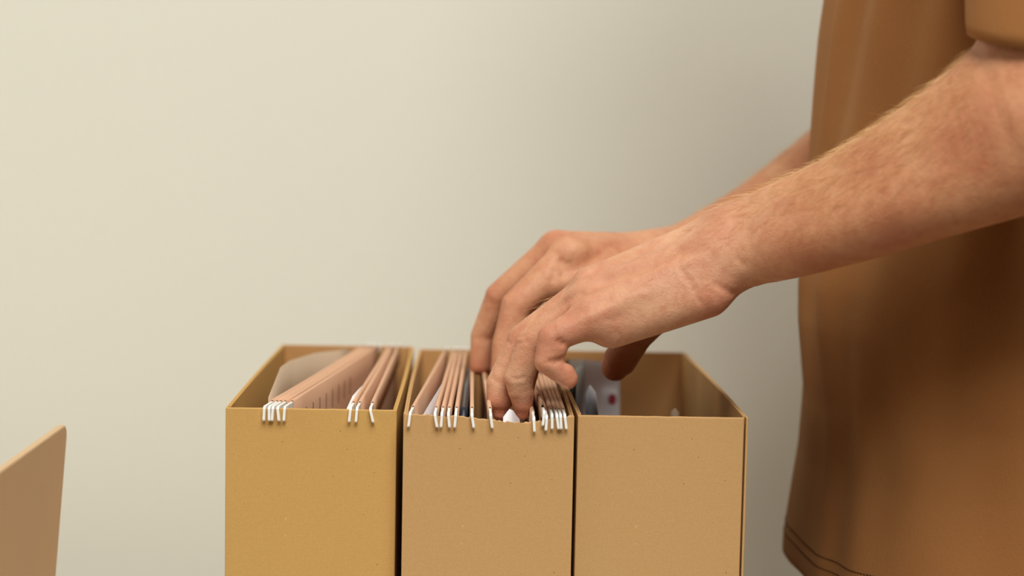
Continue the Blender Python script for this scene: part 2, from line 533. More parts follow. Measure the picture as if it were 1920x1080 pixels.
for _ in range(4):
    q0 = P(1141, 738, yb_); q1 = P(1155, 758, yb_)
    yb_ = yf3 + 0.29 - 0.05 * (zt_ - (q0[2] + q1[2]) / 2) / (zt_ - TABLE_Z - 0.004)
om = prism('red_mark', [((q0[0] + q1[0]) / 2 + (q1[0] - q0[0]) / 2 * math.cos(t * math.pi / 10), (q0[2] + q1[2]) / 2 + (q0[2] - q1[2]) / 2 * math.sin(t * math.pi / 10)) for t in range(20)],
           (1, 0, 0), (0, 0, 1), (0, yb_ - 0.0020, 0), (0, 1, 0), 0.0015, 'ink_red', s3)
om['label'] = 'small red printed mark'
sheet('dark_booklet', 'dark edged booklet beside the glossy brochure in the emptier box', 'booklet',
      [pt(1074, 705, yf3 + 0.10), pt(1086, 690, yf3 + 0.2), pt(1092, 684, yf3 + 0.26)], TABLE_Z + 0.004, 'paper_dark', th=0.004)
sheet('paper_sheet', 'white curled strip of paper in the emptier box', 'paper',
      [pt(1122, 782, yf3 + 0.09), pt(1116, 735, yf3 + 0.13), pt(1106, 722, yf3 + 0.15), pt(1098, 740, yf3 + 0.17)], RIM_Z - 0.09, 'paper_white', lean_y=0.07)
sheet('paper_sheet', 'pinkish scrap of paper standing low in the emptier box', 'paper',
      [pt(1258, 772, yf3 + 0.14), pt(1266, 765, yf3 + 0.14), pt(1273, 773, yf3 + 0.14)], TABLE_Z + 0.004, 'paper_beige')

# ------------------------------------------------------------------ laptop at the left edge
lap = None
A = P(128, 793, 1.165)                    # far top corner of the lid
lean = math.radians(4.3)
LH, LW, LT = 0.238, 0.325, 0.005
lap = thing('laptop', 'open tan laptop at the left edge, seen from behind its lid', 'laptop',
            (A[0] - math.sin(lean) * LH - 0.1, A[1] - LW / 2, TABLE_Z))
hx = A[0] - math.sin(lean) * (A[2] - TABLE_Z - 0.012)
hz = TABLE_Z + 0.014
upv = np.array([math.sin(lean), 0, math.cos(lean)])
LH = (A[2] - hz) / math.cos(lean)
def rrect(w, h, r, n=6):
    pts = []
    for cx, cy, a0 in ((w - r, h - r, 0), (r, h - r, 90), (r, r * 0.4, 180), (w - r, r * 0.4, 270)):
        rr = r if cy > h / 2 else r * 0.4
        for k in range(n + 1):
            a = math.radians(a0 + 90 * k / n); pts.append((cx + rr * math.cos(a), cy + rr * math.sin(a)))
    return pts
lid = prism('lid', rrect(LW, LH, 0.010), (0, 1, 0), upv, (hx, A[1] - LW, hz), (-math.cos(lean), 0, math.sin(lean)), LT, 'laptop_shell', lap, 0.0014)
scr = prism('screen', rrect(LW - 0.014, LH - 0.022, 0.003), (0, 1, 0), upv,
            np.array([hx, A[1] - LW + 0.007, hz]) + upv * 0.015 + np.array([-math.cos(lean), 0, math.sin(lean)]) * LT,
            (-math.cos(lean), 0, math.sin(lean)), 0.0006, 'laptop_dark', lap)
basep = prism('base', rrect(LW, 0.235, 0.010), (0, 1, 0), (-1, 0, 0), (hx + 0.003, A[1] - LW, TABLE_Z), (0, 0, 1), 0.013, 'laptop_shell', lap, 0.0015)
for r in range(5):
    for c in range(14):
        y = A[1] - LW + 0.02 + c * 0.0205; x = hx - 0.035 - r * 0.019
        box('key', x - 0.016, x, y, y + 0.0175, TABLE_Z + 0.0125, TABLE_Z + 0.0145, 'laptop_dark', lap)

# ------------------------------------------------------------------ implicit surfaces for the body
class Seg:
    """tapered capsule chain; optional flattening: sc > 1 makes it thinner along u"""
    def __init__(s, a, b, ra, rb, u=None, sc=1.0):
        s.a = np.array(a, np.float32); s.b = np.array(b, np.float32); s.ra = ra; s.rb = rb
        s.u = None if u is None else (np.array(u, np.float32) / np.linalg.norm(u)).astype(np.float32); s.sc = sc
    def __call__(s, p):
        ab = s.b - s.a
        L2 = float(ab @ ab) + 1e-12
        q = p - s.a
        t = np.clip((q @ ab) / L2, 0, 1)
        q = q - t[:, None] * ab
        if s.u is not None:
            q = q + ((s.sc - 1) * (q @ s.u))[:, None] * s.u
        return np.sqrt(np.einsum('ij,ij->i', q, q)) - (s.ra + (s.rb - s.ra) * t)

def smin(a, b, k):
    h = np.clip(0.5 + 0.5 * (b - a) / k, 0, 1)
    return b + (a - b) * h - k * h * (1 - h)

def blend(prims, p, k):
    d = prims[0](p)
    for s in prims[1:]:
        d = smin(d, s(p), k)
    return d

def chain(pts, rs, u=None, sc=1.0):
    return [Seg(pts[i], pts[i + 1], rs[i], rs[i + 1], u, sc) for i in range(len(pts) - 1)]

class Chain:
    """bones in a row: plain union, so the outside of each joint stays as wide as the joint itself"""
    def __init__(s, pts, rs, spline=0):
        pts = np.array(pts, float); rs = np.array(rs, float)
        if spline:
            n = len(pts); q = np.concatenate([pts, rs[:, None]], 1)
            q = np.concatenate([[2 * q[0] - q[1]], q, [2 * q[-1] - q[-2]]])
            out = []
            for i in range(n - 1):
                p0, p1, p2, p3 = q[i:i + 4]
                for t in np.arange(spline) / spline:
                    out.append(0.5 * ((2 * p1) + (p2 - p0) * t + (2 * p0 - 5 * p1 + 4 * p2 - p3) * t * t + (3 * p1 - p0 - 3 * p2 + p3) * t ** 3))
            out.append(q[-2])
            out = np.array(out); pts, rs = out[:, :3], out[:, 3]
        s.segs = chain(pts, rs)
        s.a = pts.min(0); s.b = pts.max(0); s.ra = s.rb = float(rs.max()); s.sc = 1.0
    def __call__(s, p):
        d = s.segs[0](p)
        for q in s.segs[1:]: d = np.minimum(d, q(p))
        return d

def line_dist2(p, a, b):
    ab = (b - a).astype(np.float32); q = p - a.astype(np.float32)
    t = np.clip((q @ ab) / (float(ab @ ab) + 1e-12), 0, 1)
    q = q - t[:, None] * ab
    return np.einsum('ij,ij->i', q, q), t

def polygonise(sdf, lo, hi, h, newton=2, B=8, pad=1.6):
    """sparse surface nets of sdf = 0 on a grid of step h; returns verts, quads"""
    lo = np.asarray(lo, np.float64); hi = np.asarray(hi, np.float64)
    nb = np.ceil((hi - lo) / (h * B)).astype(int)
    bi = np.stack(np.meshgrid(*[np.arange(n) for n in nb], indexing='ij'), -1).reshape(-1, 3)
    cen = (lo + (bi + 0.5) * (h * B)).astype(np.float32)
    act = np.abs(np.concatenate([sdf(c) for c in np.array_split(cen, max(1, len(cen) // 200000))])) < h * B * 0.87 * pad
    bi = bi[act]
    off = np.stack(np.meshgrid(*[np.arange(B + 1)] * 3, indexing='ij'), -1)
    ncell = nb * B + 2
    def key(ijk): return (ijk[..., 0] * ncell[1] + ijk[..., 1]) * ncell[2] + ijk[..., 2]
    Vp, Vk, Q = [], [], []
    for blk in np.array_split(bi, max(1, len(bi) // 40)):
        if not len(blk): continue
        g = (blk[:, None, None, None, :] * B + off[None])               # n,9,9,9,3
        d = sdf((lo + g.reshape(-1, 3) * h).astype(np.float32)).reshape(len(blk), B + 1, B + 1, B + 1)
        s = d < 0
        # cells
        acc = np.zeros((len(blk), B, B, B, 3), np.float32); cnt = np.zeros((len(blk), B, B, B), np.float32)
        for ax in range(3):
            o1, o2 = [a for a in range(3) if a != ax]
            for e1 in (0, 1):
                for e2 in (0, 1):
                    sl0 = [slice(None)] + [None] * 3; sl1 = [slice(None)] + [None] * 3
                    sl0[1 + ax] = slice(0, B); sl1[1 + ax] = slice(1, B + 1)
                    for o_, e in ((o1, e1), (o2, e2)):
                        sl0[1 + o_] = slice(e, B + e); sl1[1 + o_] = slice(e, B + e)
                    a = d[tuple(sl0)]; b = d[tuple(sl1)]
                    cr = (a < 0) != (b < 0)
                    t = np.where(cr, a / np.where(cr, a - b, 1), 0)
                    acc[..., ax] += np.where(cr, t, 0); acc[..., o1] += cr * e1; acc[..., o2] += cr * e2
                    cnt += cr
        m = cnt > 0
        gi = g[:, :B, :B, :B]
        Vp.append(lo + (gi[m] + acc[m] / cnt[m][:, None]) * h); Vk.append(key(gi[m] + 1))
        for ax in range(3):
            sl1 = [slice(None)] + [slice(0, B)] * 3; sl1[1 + ax] = slice(1, B + 1)
            a = s[:, :B, :B, :B]; b = s[tuple(sl1)]
            c = a != b
            base = gi[c] + 1
            o1, o2 = [(1, 2), (2, 0), (0, 1)][ax]
            e1 = np.zeros(3, int); e1[o1] = 1; e2 = np.zeros(3, int); e2[o2] = 1
            q = np.stack([key(base - e1 - e2), key(base - e2), key(base), key(base - e1)], -1)
            flip = ~a[c]
            q[flip] = q[flip][:, ::-1]
            Q.append(q)
    V = np.concatenate(Vp); K = np.concatenate(Vk); Qk = np.concatenate(Q)
    order = np.argsort(K); K = K[order]; V = V[order]
    idx = np.clip(np.searchsorted(K, Qk), 0, len(K) - 1)
    ok = (K[idx] == Qk).all(1)
    idx = idx[ok]
    for _ in range(newton):
        e = h * 0.5
        p = V.astype(np.float32)
        d = sdf(p)
        gx = np.stack([sdf(p + np.array(v, np.float32)) - d for v in ((e, 0, 0), (0, e, 0), (0, 0, e))], -1) / e
        n2 = np.maximum((gx ** 2).sum(1), 0.05)
        step = -(d / n2)[:, None] * gx
        ln = np.linalg.norm(step, axis=1, keepdims=True)
        step *= np.minimum(1, 0.6 * h / np.maximum(ln, 1e-9))
        V = V + step
    return V, idx

def make_mesh(name, V, F, materials, parent=None, mat_idx=None):
    me = bpy.data.meshes.new(name)
    V = V - np.array(parent_loc(parent)) if parent is not None else V
    me.vertices.add(len(V)); me.vertices.foreach_set('co', np.ascontiguousarray(V, np.float32).ravel())
    me.loops.add(F.size); me.loops.foreach_set('vertex_index', np.ascontiguousarray(F, np.int32).ravel())
    me.polygons.add(len(F))
    me.polygons.foreach_set('loop_start', np.arange(0, F.size, F.shape[1], dtype=np.int32))
    me.polygons.foreach_set('loop_total', np.full(len(F), F.shape[1], np.int32))
    for m in materials: me.materials.append(MAT[m])
    if mat_idx is not None: me.polygons.foreach_set('material_index', mat_idx.astype(np.int32))
    me.update(calc_edges=True)
    me.shade_smooth()
    return link(bpy.data.objects.new(name, me), parent)

MM = 0.001
def PP(l): return [P(*q) for q in l]

def boxgap(lo, hi, a, b):
    """lower bound on the distance between a point box and the box of segment a-b"""
    l2 = np.minimum(a, b); h2 = np.maximum(a, b)
    return float(np.linalg.norm(np.maximum(0, np.maximum(l2 - hi, lo - h2))))

class Arm:
    """forearm chains + palm + five fingers blended into one surface"""
    def __init__(s, data):
        s.marks = []
        W = lambda q: (P(q[0], q[1], q[2]), q[3] * MM)
        def ch(l, sp): a = [W(q) for q in l]; return Chain([x[0] for x in a], [x[1] for x in a], sp)
        s.palm = [ch(l, 0) for l in data['palm']]
        s.fore = [ch(l, 5) for l in data['fore']]
        for pts, rs in data.get('upper', []): s.fore.append(Chain(pts, [r * MM for r in rs], 5))
        s.fingers = []
        for nme, l in data['fingers'].items():
            a = [W(q) for q in l]
            full = Chain([x[0] for x in a], [x[1] for x in a])
            prox = Chain([x[0] for x in a[:2]], [x[1] for x in a[:2]])
            pads = [ch(q, 0) for q in data['pads'].get(nme, [])]
            s.fingers.append((nme, prox, full, pads, 0.016 if nme == 'thumb' else 0.009))
    def finger(s, nme, p):
        for n, prox, full, pads, k in s.fingers:
            if n == nme:
                d = full(p)
                for q in pads: d = smin(d, q(p), 0.003)
                return d
    def __call__(s, p):
        if len(p) > 30000:
            return np.concatenate([s(q) for q in np.array_split(p, len(p) // 20000 + 1)])
        lo, hi = p.min(0), p.max(0)
        def keep(l, m=0.045):
            g = [boxgap(lo, hi, q.a, q.b) - q.ra for q in l]
            gm = min(g)
            return [q for q, x in zip(l, g) if x < max(m, gm + 1e-6)], gm
        pk, gp = keep(s.palm); fk, gf = keep(s.fore)
        if gp > 0.06 and gf <= gp: d0 = blend(fk, p, 0.014)
        elif gf > 0.06: d0 = blend(pk, p, 0.009)
        else: d0 = smin(blend(pk, p, 0.009), blend(fk, p, 0.014), 0.020)
        d = d0.copy()
        fl = [f for f in s.fingers if len(p) < 40 or boxgap(lo, hi, f[2].a, f[2].b) - f[2].ra < 0.03]
        for n, prox, full, pads, k in fl:
            d = np.minimum(d, smin(d0, prox(p), k))
        for n, prox, full, pads, k in fl:
            df_ = full(p)
            for q in pads: df_ = smin(df_, q(p), 0.003)
            d = smin(d, df_, 0.0012)
        # grooves (amp > 0) and ridges (amp < 0)
        near = np.abs(d) < 0.02
        if s.marks and near.any():
            pn = p[near]; add = np.zeros(len(pn), np.float32)
            ln, hn = pn.min(0), pn.max(0)
            for pts, amp, w in s.marks:
                if boxgap(ln, hn, pts.min(0), pts.max(0)) > 2.6 * w: continue
                best = np.full(len(pn), 1e3, np.float32); uu = np.zeros(len(pn), np.float32)
                m = len(pts) - 1
                for i in range(m):
                    r2, t = line_dist2(pn, pts[i], pts[i + 1])
                    c = r2 < best
                    best[c] = r2[c]; uu[c] = (i + t[c]) / m
                add += amp * np.exp(-best / (w * w)) * np.clip(np.minimum(uu, 1 - uu) * 5 + 0.25, 0, 1)
            d[near] += add
        return d

# every joint: photo column, photo row, depth (m), radius (mm); bone lengths checked against a man's hand
LEFT = {
 'palm': [[(1354.5, 449.9, 1.108, 13.41), (1114.8, 541.1, 1.128, 11.49)],
          [(1355.7, 439.7, 1.098, 14.81), (1110.3, 532.9, 1.11, 11.31)],
          [(1360.8, 461.9, 1.082, 14.20), (1100.0, 560.0, 1.09, 11.00)],
          [(1343.8, 491.3, 1.072, 13.08), (1112.1, 587.3, 1.07, 10.30)],
          [(1324.4, 548.4, 1.07, 15.86), (1250.4, 573.1, 1.072, 15.60), (1146.0, 610.7, 1.074, 14.07)],
          [(1331.2, 527.1, 1.08, 13.84), (1300.0, 545.0, 1.095, 14.00)],
          [(1330.0, 500.0, 1.095, 15.00), (1160.0, 575.0, 1.108, 12.00)],
          [(1325.0, 505.0, 1.125, 17.00), (1264.0, 554.0, 1.15, 13.0)]],
 'fore': [[(1373.6, 456.7, 1.094, 14.80), (1418.7, 417.8, 1.084, 17.80), (1601.2, 342.2, 1.045, 20.96), (1802.0, 225.5, 1.003, 26.70), (1902.7, 168.2, 0.99, 33.65)],
          [(1360.6, 470.5, 1.078, 14.83), (1418.5, 481.1, 1.066, 17.26), (1597.9, 425.2, 1.02, 21.52), (1800.4, 351.3, 0.985, 25.58), (2062.9, 254.6, 0.958, 31.69)],
          [(1411.7, 448.1, 1.076, 17.42), (1799.8, 289.6, 0.995, 29.78), (1929.8, 233.3, 0.975, 37.89)]],
 'upper': [([P(2060, 250, 0.965), P(1990, 60, 0.985), P(1985, -260, 1.03), np.array([0.345, 1.085, 1.43])], [40, 42, 48, 50])],
 'fingers': {
  'index': [(1118.0, 546.0, 1.128, 11.00), (1040.0, 618.0, 1.138, 9.60), (992.3, 683.3, 1.136, 7.56), (982.0, 739.3, 1.13, 5.92)],
  'middle': [(1102.2, 547.2, 1.11, 10.72), (980.4, 636.5, 1.116, 9.79), (937.3, 719.5, 1.116, 8.74), (937.6, 748.6, 1.115, 8.87), (937.7, 775.1, 1.114, 4.79)],
  'ring': [(1102.0, 562.0, 1.09, 10.80), (994.0, 644.0, 1.098, 9.00), (973.5, 708.3, 1.1, 9.63), (975.7, 731.9, 1.1, 8.14), (979.4, 774.8, 1.101, 4.30)],
  'pinky': [(1113.1, 598.0, 1.07, 11.00), (1034.0, 634.0, 1.064, 8.50), (1026.2, 678.2, 1.062, 7.92), (1065.0, 715.0, 1.064, 4.80)],
  'thumb': [(1262.0, 554.0, 1.14, 13.0), (1197.0, 628.0, 1.16, 10.00), (1162.9, 674.0, 1.162, 11.46), (1153.2, 688.7, 1.16, 9.32)]},
 'pads': {'pinky': [[(1045, 652, 1.063, 6.4), (1042, 662, 1.063, 6.2)], [(1062, 698, 1.064, 5.2), (1068, 708, 1.064, 5.0)]],
          'ring': [[(984, 745, 1.099, 5.5), (984, 758, 1.099, 5.0)]]},
}
RIGHT = {
 'palm': [[(1219.7, 475.8, 1.275, 12.32), (1065.2, 476.5, 1.222, 11.14)],
          [(1227.1, 469.4, 1.286, 12.64), (1048.9, 462.9, 1.244, 11.73)],
          [(1226.3, 480.5, 1.298, 12.36), (1050.1, 470.2, 1.266, 11.01)],
          [(1226.0, 477.6, 1.31, 12.61), (1064.0, 482.0, 1.286, 10.00)],
          [(1210.0, 492.0, 1.3, 14.00), (1090.0, 510.0, 1.26, 11.00)],
          [(1205.0, 492.0, 1.262, 15.00), (1140.0, 530.0, 1.225, 13.00)],
          [(1135.0, 525.0, 1.222, 12.00), (1034.0, 530.0, 1.214, 12.00)]],
 'fore': [[(1226.5, 490.0, 1.283, 13.81), (1267.9, 474.4, 1.305, 17.10), (1425.5, 386.9, 1.385, 23.01), (1614.0, 254.6, 1.455, 30.39)],
          [(1228.8, 492.0, 1.3, 15.09), (1261.3, 484.1, 1.312, 17.64), (1425.2, 416.7, 1.4, 23.38), (1620.0, 290.0, 1.47, 30.80)]],
 'upper': [([P(1600, 260, 1.468), np.array([0.365, 1.47, 1.32]), np.array([0.365, 1.43, 1.41])], [36, 42, 50])],
 'fingers': {
  'index': [(1066.0, 478.0, 1.222, 11.50), (968.5, 572.7, 1.205, 10.53), (947.3, 646.4, 1.2, 9.05), (940.1, 712.3, 1.195, 7.54)],
  'middle': [(1035.0, 470.1, 1.244, 11.18), (933.0, 554.0, 1.245, 8.60), (902.5, 629.4, 1.25, 7.71), (899.4, 685.2, 1.248, 7.07)],
  'ring': [(1050.0, 470.0, 1.266, 11.00), (958.0, 566.0, 1.275, 9.00), (930.0, 640.0, 1.285, 8.00), (926.0, 690.0, 1.28, 7.00)],
  'pinky': [(1064.0, 482.0, 1.286, 10.00), (990.0, 570.0, 1.298, 8.40), (962.0, 630.0, 1.302, 7.40), (958.0, 675.0, 1.3, 6.20)],
  'thumb': [(1165.0, 530.0, 1.235, 14.00), (1145.0, 568.0, 1.205, 11.50), (1132.0, 590.0, 1.182, 10.50), (1122.0, 606.0, 1.165, 8.00)]},
 'pads': {},
}
LA = Arm(LEFT); RA = Arm(RIGHT)

def surf(arm, px, py, y0=0.93, y1=1.45):
    """first point of the surface on the ray through a pixel"""
    d = ray(px, py); d = d / np.linalg.norm(d)
    t = y0 / d[1]
    for _ in range(200):
        p = (CPOS + d * t).astype(np.float32)[None]
        v = float(arm(p)[0])
        if v < 0.0002: return CPOS + d * t
        t += v * 0.7
        if t * d[1] > y1: return None
    return CPOS + d * t

def marks(arm, lst):
    new = []
    for pl, amp, w in lst:
        pts = [q for q in (surf(arm, x, y) for x, y in pl) if q is not None]
        if len(pts) > 1: new.append((np.array(pts), amp * MM, w * MM))
    arm.marks = new

marks(LA, [
    # extensor tendons over the back of the hand (ridges) and the hollows between the knuckles
    ([(1112, 520), (1180, 497), (1260, 468), (1330, 440)], -0.9, 4.0),
    ([(1098, 548), (1170, 528), (1250, 503), (1320, 478)], -0.9, 4.0),
    ([(1080, 600), (1150, 570), (1230, 543)], -0.7, 4.5),
    ([(1120, 533), (1185, 515), (1240, 497)], 1.3, 5.0),
    ([(1050, 600), (1080, 588), (1106, 576), (1150, 556)], 1.5, 3.6),
    ([(1000, 606), (1050, 572), (1080, 554), (1100, 546)], 1.5, 3.2),
    # knuckles
    ([(1088, 512), (1096, 518)], -1.1, 7.0), ([(1062, 574), (1074, 578)], -0.9, 7.0), ([(1040, 606), (1050, 604)], -0.7, 6.0),
    # joint creases of ring finger, pinky, middle finger
    ([(956, 710), (970, 712), (988, 706)], 0.45, 1.2), ([(968, 646), (980, 642), (992, 640)], 0.6, 1.5), ([(966, 636), (977, 631), (988, 629)], 0.5, 1.4),
    ([(920, 706), (930, 716), (938, 716)], 0.4, 1.5), ([(950, 640), (958, 646)], 0.4, 1.5),
    ([(1026, 679), (1038, 679), (1050, 675), (1058, 671)], 2.0, 1.9), ([(1059, 648), (1052, 642), (1047, 634)], 1.7, 2.2),
    # creases across the wrist and the heel of the hand
    ([(1274, 500), (1290, 528), (1304, 552), (1316, 574)], 0.8, 1.7), ([(1288, 512), (1300, 534), (1312, 550)], 0.35, 1.6),
    ([(1334, 529), (1352, 540), (1368, 549), (1382, 552)], 0.9, 2.4), ([(1330, 544), (1340, 554), (1347, 562)], 0.4, 1.8), ([(1380, 482), (1388, 492), (1398, 500)], 0.5, 2.5),
    ([(1283, 600), (1285, 618)], 0.35, 1.4), ([(1186, 628), (1190, 644)], 0.5, 1.6), ([(1160, 622), (1166, 644)], 0.4, 1.6),
    ([(1130, 600), (1150, 600), (1172, 590)], 0.4, 2.2),
    # hollow between wrist bone and forearm, ulnar styloid bump
    ([(1428, 440), (1440, 446)], -1.2, 12.0),
    ([(1370, 395), (1480, 345), (1580, 300)], 0.8, 8.0), ([(1560, 470), (1700, 430)], 0.9, 12.0),
])

marks(RA, [
    ([(1048, 482), (1056, 502), (1054, 524)], 2.6, 3.0), ([(1066, 488), (1071, 512)], 2.4, 3.0), ([(1040, 502), (1037, 530)], 1.6, 2.6),
    ([(1046, 446), (1120, 452), (1200, 450)], -0.8, 5.0), ([(1075, 465), (1140, 470), (1200, 466)], -0.8, 5.0),
    ([(1060, 456), (1140, 460), (1190, 458)], 0.8, 4.0), ([(950, 562), (968, 560)], 0.5, 2.0), ([(952, 572), (970, 570)], 0.4, 2.0),
    ([(890, 634), (916, 640)], 0.4, 2.0), ([(1000, 500), (965, 540), (945, 560)], 0.7, 4.0)])

PERSON_Y = 1.242
person = thing('person', 'person in a brown t-shirt sorting folders with both hands', 'person', (0.345, PERSON_Y, 0))

# ---- trunk, neck, head and legs
CX = 0.352
class Trunk:
    def __init__(s):
        y = PERSON_Y
        s.main = [Seg((CX + 0.01, y, 0.98), (CX + 0.01, y, 1.20), 0.074, 0.074, (0, 1, 0), 0.66), Seg((CX + 0.01, y, 1.20), (CX + 0.015, y, 1.36), 0.074, 0.076, (0, 1, 0), 0.62),
                  Seg((CX + 0.015, y - 0.11, 1.40), (CX + 0.015, y + 0.11, 1.40), 0.045, 0.045),
                  Seg((CX + 0.012, y, 1.40), (CX - 0.005, y, 1.56), 0.060, 0.054), Seg((CX + 0.015, y - 0.06, 0.93), (CX + 0.015, y + 0.06, 0.93), 0.082, 0.082)]
        hx = CX - 0.035
        s.head = [Seg((hx + 0.025, y, 1.680), (hx - 0.012, y, 1.690), 0.088, 0.086, (0, 1, 0), 1.14), Seg((hx - 0.02, y, 1.64), (hx - 0.052, y, 1.575), 0.060, 0.034, (0, 1, 0), 0.95),
                  Seg((hx - 0.098, y, 1.655), (hx - 0.116, y, 1.622), 0.010, 0.014), Seg((hx - 0.092, y - 0.012, 1.588), (hx - 0.092, y + 0.012, 1.588), 0.010, 0.010),
                  Seg((hx - 0.086, y - 0.035, 1.686), (hx - 0.086, y + 0.035, 1.686), 0.012, 0.012)]
        s.ears = [Seg((hx + 0.012, y + e * 0.082, 1.668), (hx + 0.006, y + e * 0.080, 1.632), 0.016, 0.011, (0, 1, 0), 2.2) for e in (-1, 1)]
        s.legs = []
        for e in (-1, 1):
            s.legs += chain([(CX + 0.01, y + e * 0.078, 0.86), (CX - 0.0, y + e * 0.095, 0.48), (CX + 0.015, y + e * 0.10, 0.09), ], [0.074, 0.056, 0.04])
            s.legs += [Seg((CX + 0.03, y + e * 0.10, 0.045), (CX - 0.13, y + e * 0.115, 0.034), 0.036, 0.028)]
    def __call__(s, p):
        d = blend(s.main, p, 0.03)
        d = smin(d, blend(s.head, p, 0.02), 0.02)
        d = np.minimum(d, smin(d, blend(s.ears, p, 0.004), 0.006))
        return smin(d, blend(s.legs, p, 0.04), 0.05)
TR = Trunk()

Vl, Fl = polygonise(LA, (-0.03, 0.90, 0.98), (0.43, 1.20, 1.49), 0.0010)
Vr, Fr = polygonise(RA, (-0.05, 1.15, 1.00), (0.41, 1.53, 1.49), 0.0016)
Vt, Ft = polygonise(TR, (CX - 0.22, PERSON_Y - 0.32, 0.0), (CX + 0.2, PERSON_Y + 0.32, 1.82), 0.006, newton=1)
V = np.concatenate([Vl, Vr, Vt]); F = np.concatenate([Fl, Fr + len(Vl), Ft + len(Vl) + len(Vr)])
nail = np.zeros(len(V), bool); red = np.zeros(len(V), np.float32)
for data, i0, i1 in ((LEFT, 0, len(Vl)), (RIGHT, len(Vl), len(Vl) + len(Vr))):
    Q = V[i0:i1]
    for nme, l in data['fingers'].items():
        j = [P(q[0], q[1], q[2]) for q in l]; r = [q[3] * MM for q in l]
        a, b = j[-2], j[-1]
        if len(j) == 5: a = j[2]
        dm = (j[2] - j[1]) / np.linalg.norm(j[2] - j[1]); dd = (b - a) / np.linalg.norm(b - a)
        dors = dm - dd; dors -= dd * (dors @ dd)
        if np.linalg.norm(dors) < 0.15: dors = np.array([-1.0, 0, 0.2]); dors -= dd * (dors @ dd)
        dors /= np.linalg.norm(dors); lat = np.cross(dd, dors)
        rel = Q - b
        al, dc, la = rel @ dd, rel @ dors, rel @ lat
        nail[i0:i1] |= (np.abs(la) < r[-1] * 0.78) & (dc > r[-1] * 0.35) & (dc < 0.014) & (al > -0.0085) & (al < r[-1] * 0.55) & (((la / (r[-1] * 0.8)) ** 2 + ((al + 0.001) / 0.009) ** 2) < 1.0)
        red[i0:i1] = np.maximum(red[i0:i1], 0.9 * np.exp(-((Q - b) ** 2).sum(1) / 0.013 ** 2))
        red[i0:i1] = np.maximum(red[i0:i1], 0.35 * np.exp(-((Q - j[1]) ** 2).sum(1) / 0.012 ** 2))
        red[i0:i1] = np.maximum(red[i0:i1], 0.30 * np.exp(-((Q - j[0]) ** 2).sum(1) / 0.014 ** 2))
    heel = P(1350, 572, 1.06)
    red[i0:i1] = np.maximum(red[i0:i1], 0.6 * np.exp(-((Q - heel) ** 2).sum(1) / 0.018 ** 2))
fn = nail[F].sum(1) >= 3
body = make_mesh('body', V, F, ['skin', 'nail'], person, fn)
skin_dark = np.clip((V[:, 0] - P(1340, 470, 1.08)[0]) / 0.05, 0, 1).astype(np.float32)   # skin tone darkens from the wrist up the forearm
skin_dark[len(Vl):] = np.maximum(skin_dark[len(Vl):], 0.55)  # far arm and trunk held darker; far hand's shade painted into the skin
ta_ = body.data.attributes.new('tan', 'FLOAT', 'POINT'); ta_.data.foreach_set('value', skin_dark)
ra_ = body.data.attributes.new('redness', 'FLOAT', 'POINT'); ra_.data.foreach_set('value', red)
print('BODY', len(Vl), len(Vr), len(Vt))

# ---- t-shirt: torso loft plus two sleeve lofts in one mesh
sil = [(1062, 1478), (1050, 1468), (1020, 1470), (950, 1480), (850, 1495), (740, 1503), (700, 1500), (600, 1495), (525, 1497), (420, 1508), (290, 1526), (200, 1536), (60, 1550), (0, 1558), (-150, 1580), (-350, 1600)]
sil_z = np.array([P(x, y, PERSON_Y)[2] for y, x in sil]); sil_x = np.array([P(x + 9, y, PERSON_Y)[0] for y, x in sil])
od = np.argsort(sil_z); sil_z, sil_x = sil_z[od], sil_x[od]
HEM_Z = sil_z[0]
def gauss(x, c, w): return math.exp(-((x - c) / w) ** 2)
def fold(th, z):
    """outward push of the cloth at angle th (0 = front, +90 deg = side nearest the camera)"""
    d = 0.0
    zz = z - 1.0
    # slanting folds falling from the shoulder over the near side
    for c, k, w, a, z0, z1 in ((0.10, 0.55, 0.07, 0.0065, 1.10, 1.6), (0.42, 0.75, 0.10, 0.0060, 1.05, 1.6), (0.78, 0.9, 0.12, 0.0065, 1.05, 1.6),
                               (1.15, 0.8, 0.12, 0.0060, 1.0, 1.6), (0.30, -0.25, 0.07, 0.0035, 0.86, 1.12), (0.52, -0.3, 0.08, 0.0035, 0.86, 1.10), (0.85, -0.2, 0.16, 0.004, 0.86, 1.05)):
        m = 1 / (1 + math.exp(-(z - z0) / 0.03)) * 1 / (1 + math.exp((z - z1) / 0.03))
        d += a * m * (gauss(th, c + k * (z - 1.18), w) - 0.4 * gauss(th, c + k * (z - 1.18) + 2.0 * w, w))
    d += 0.0022 * math.sin(5 * th + 9 * zz) + 0.0012 * math.sin(9 * th - 14 * zz + 1.0) + 0.0008 * math.sin(15 * th + 23 * zz)
    return d
NT, NZ = 220, 130
tv, tf = [], []
zs = list(np.linspace(HEM_Z, 1.36, NZ)) + [1.385, 1.41, 1.43, 1.447, 1.460, 1.470, 1.478, 1.484]
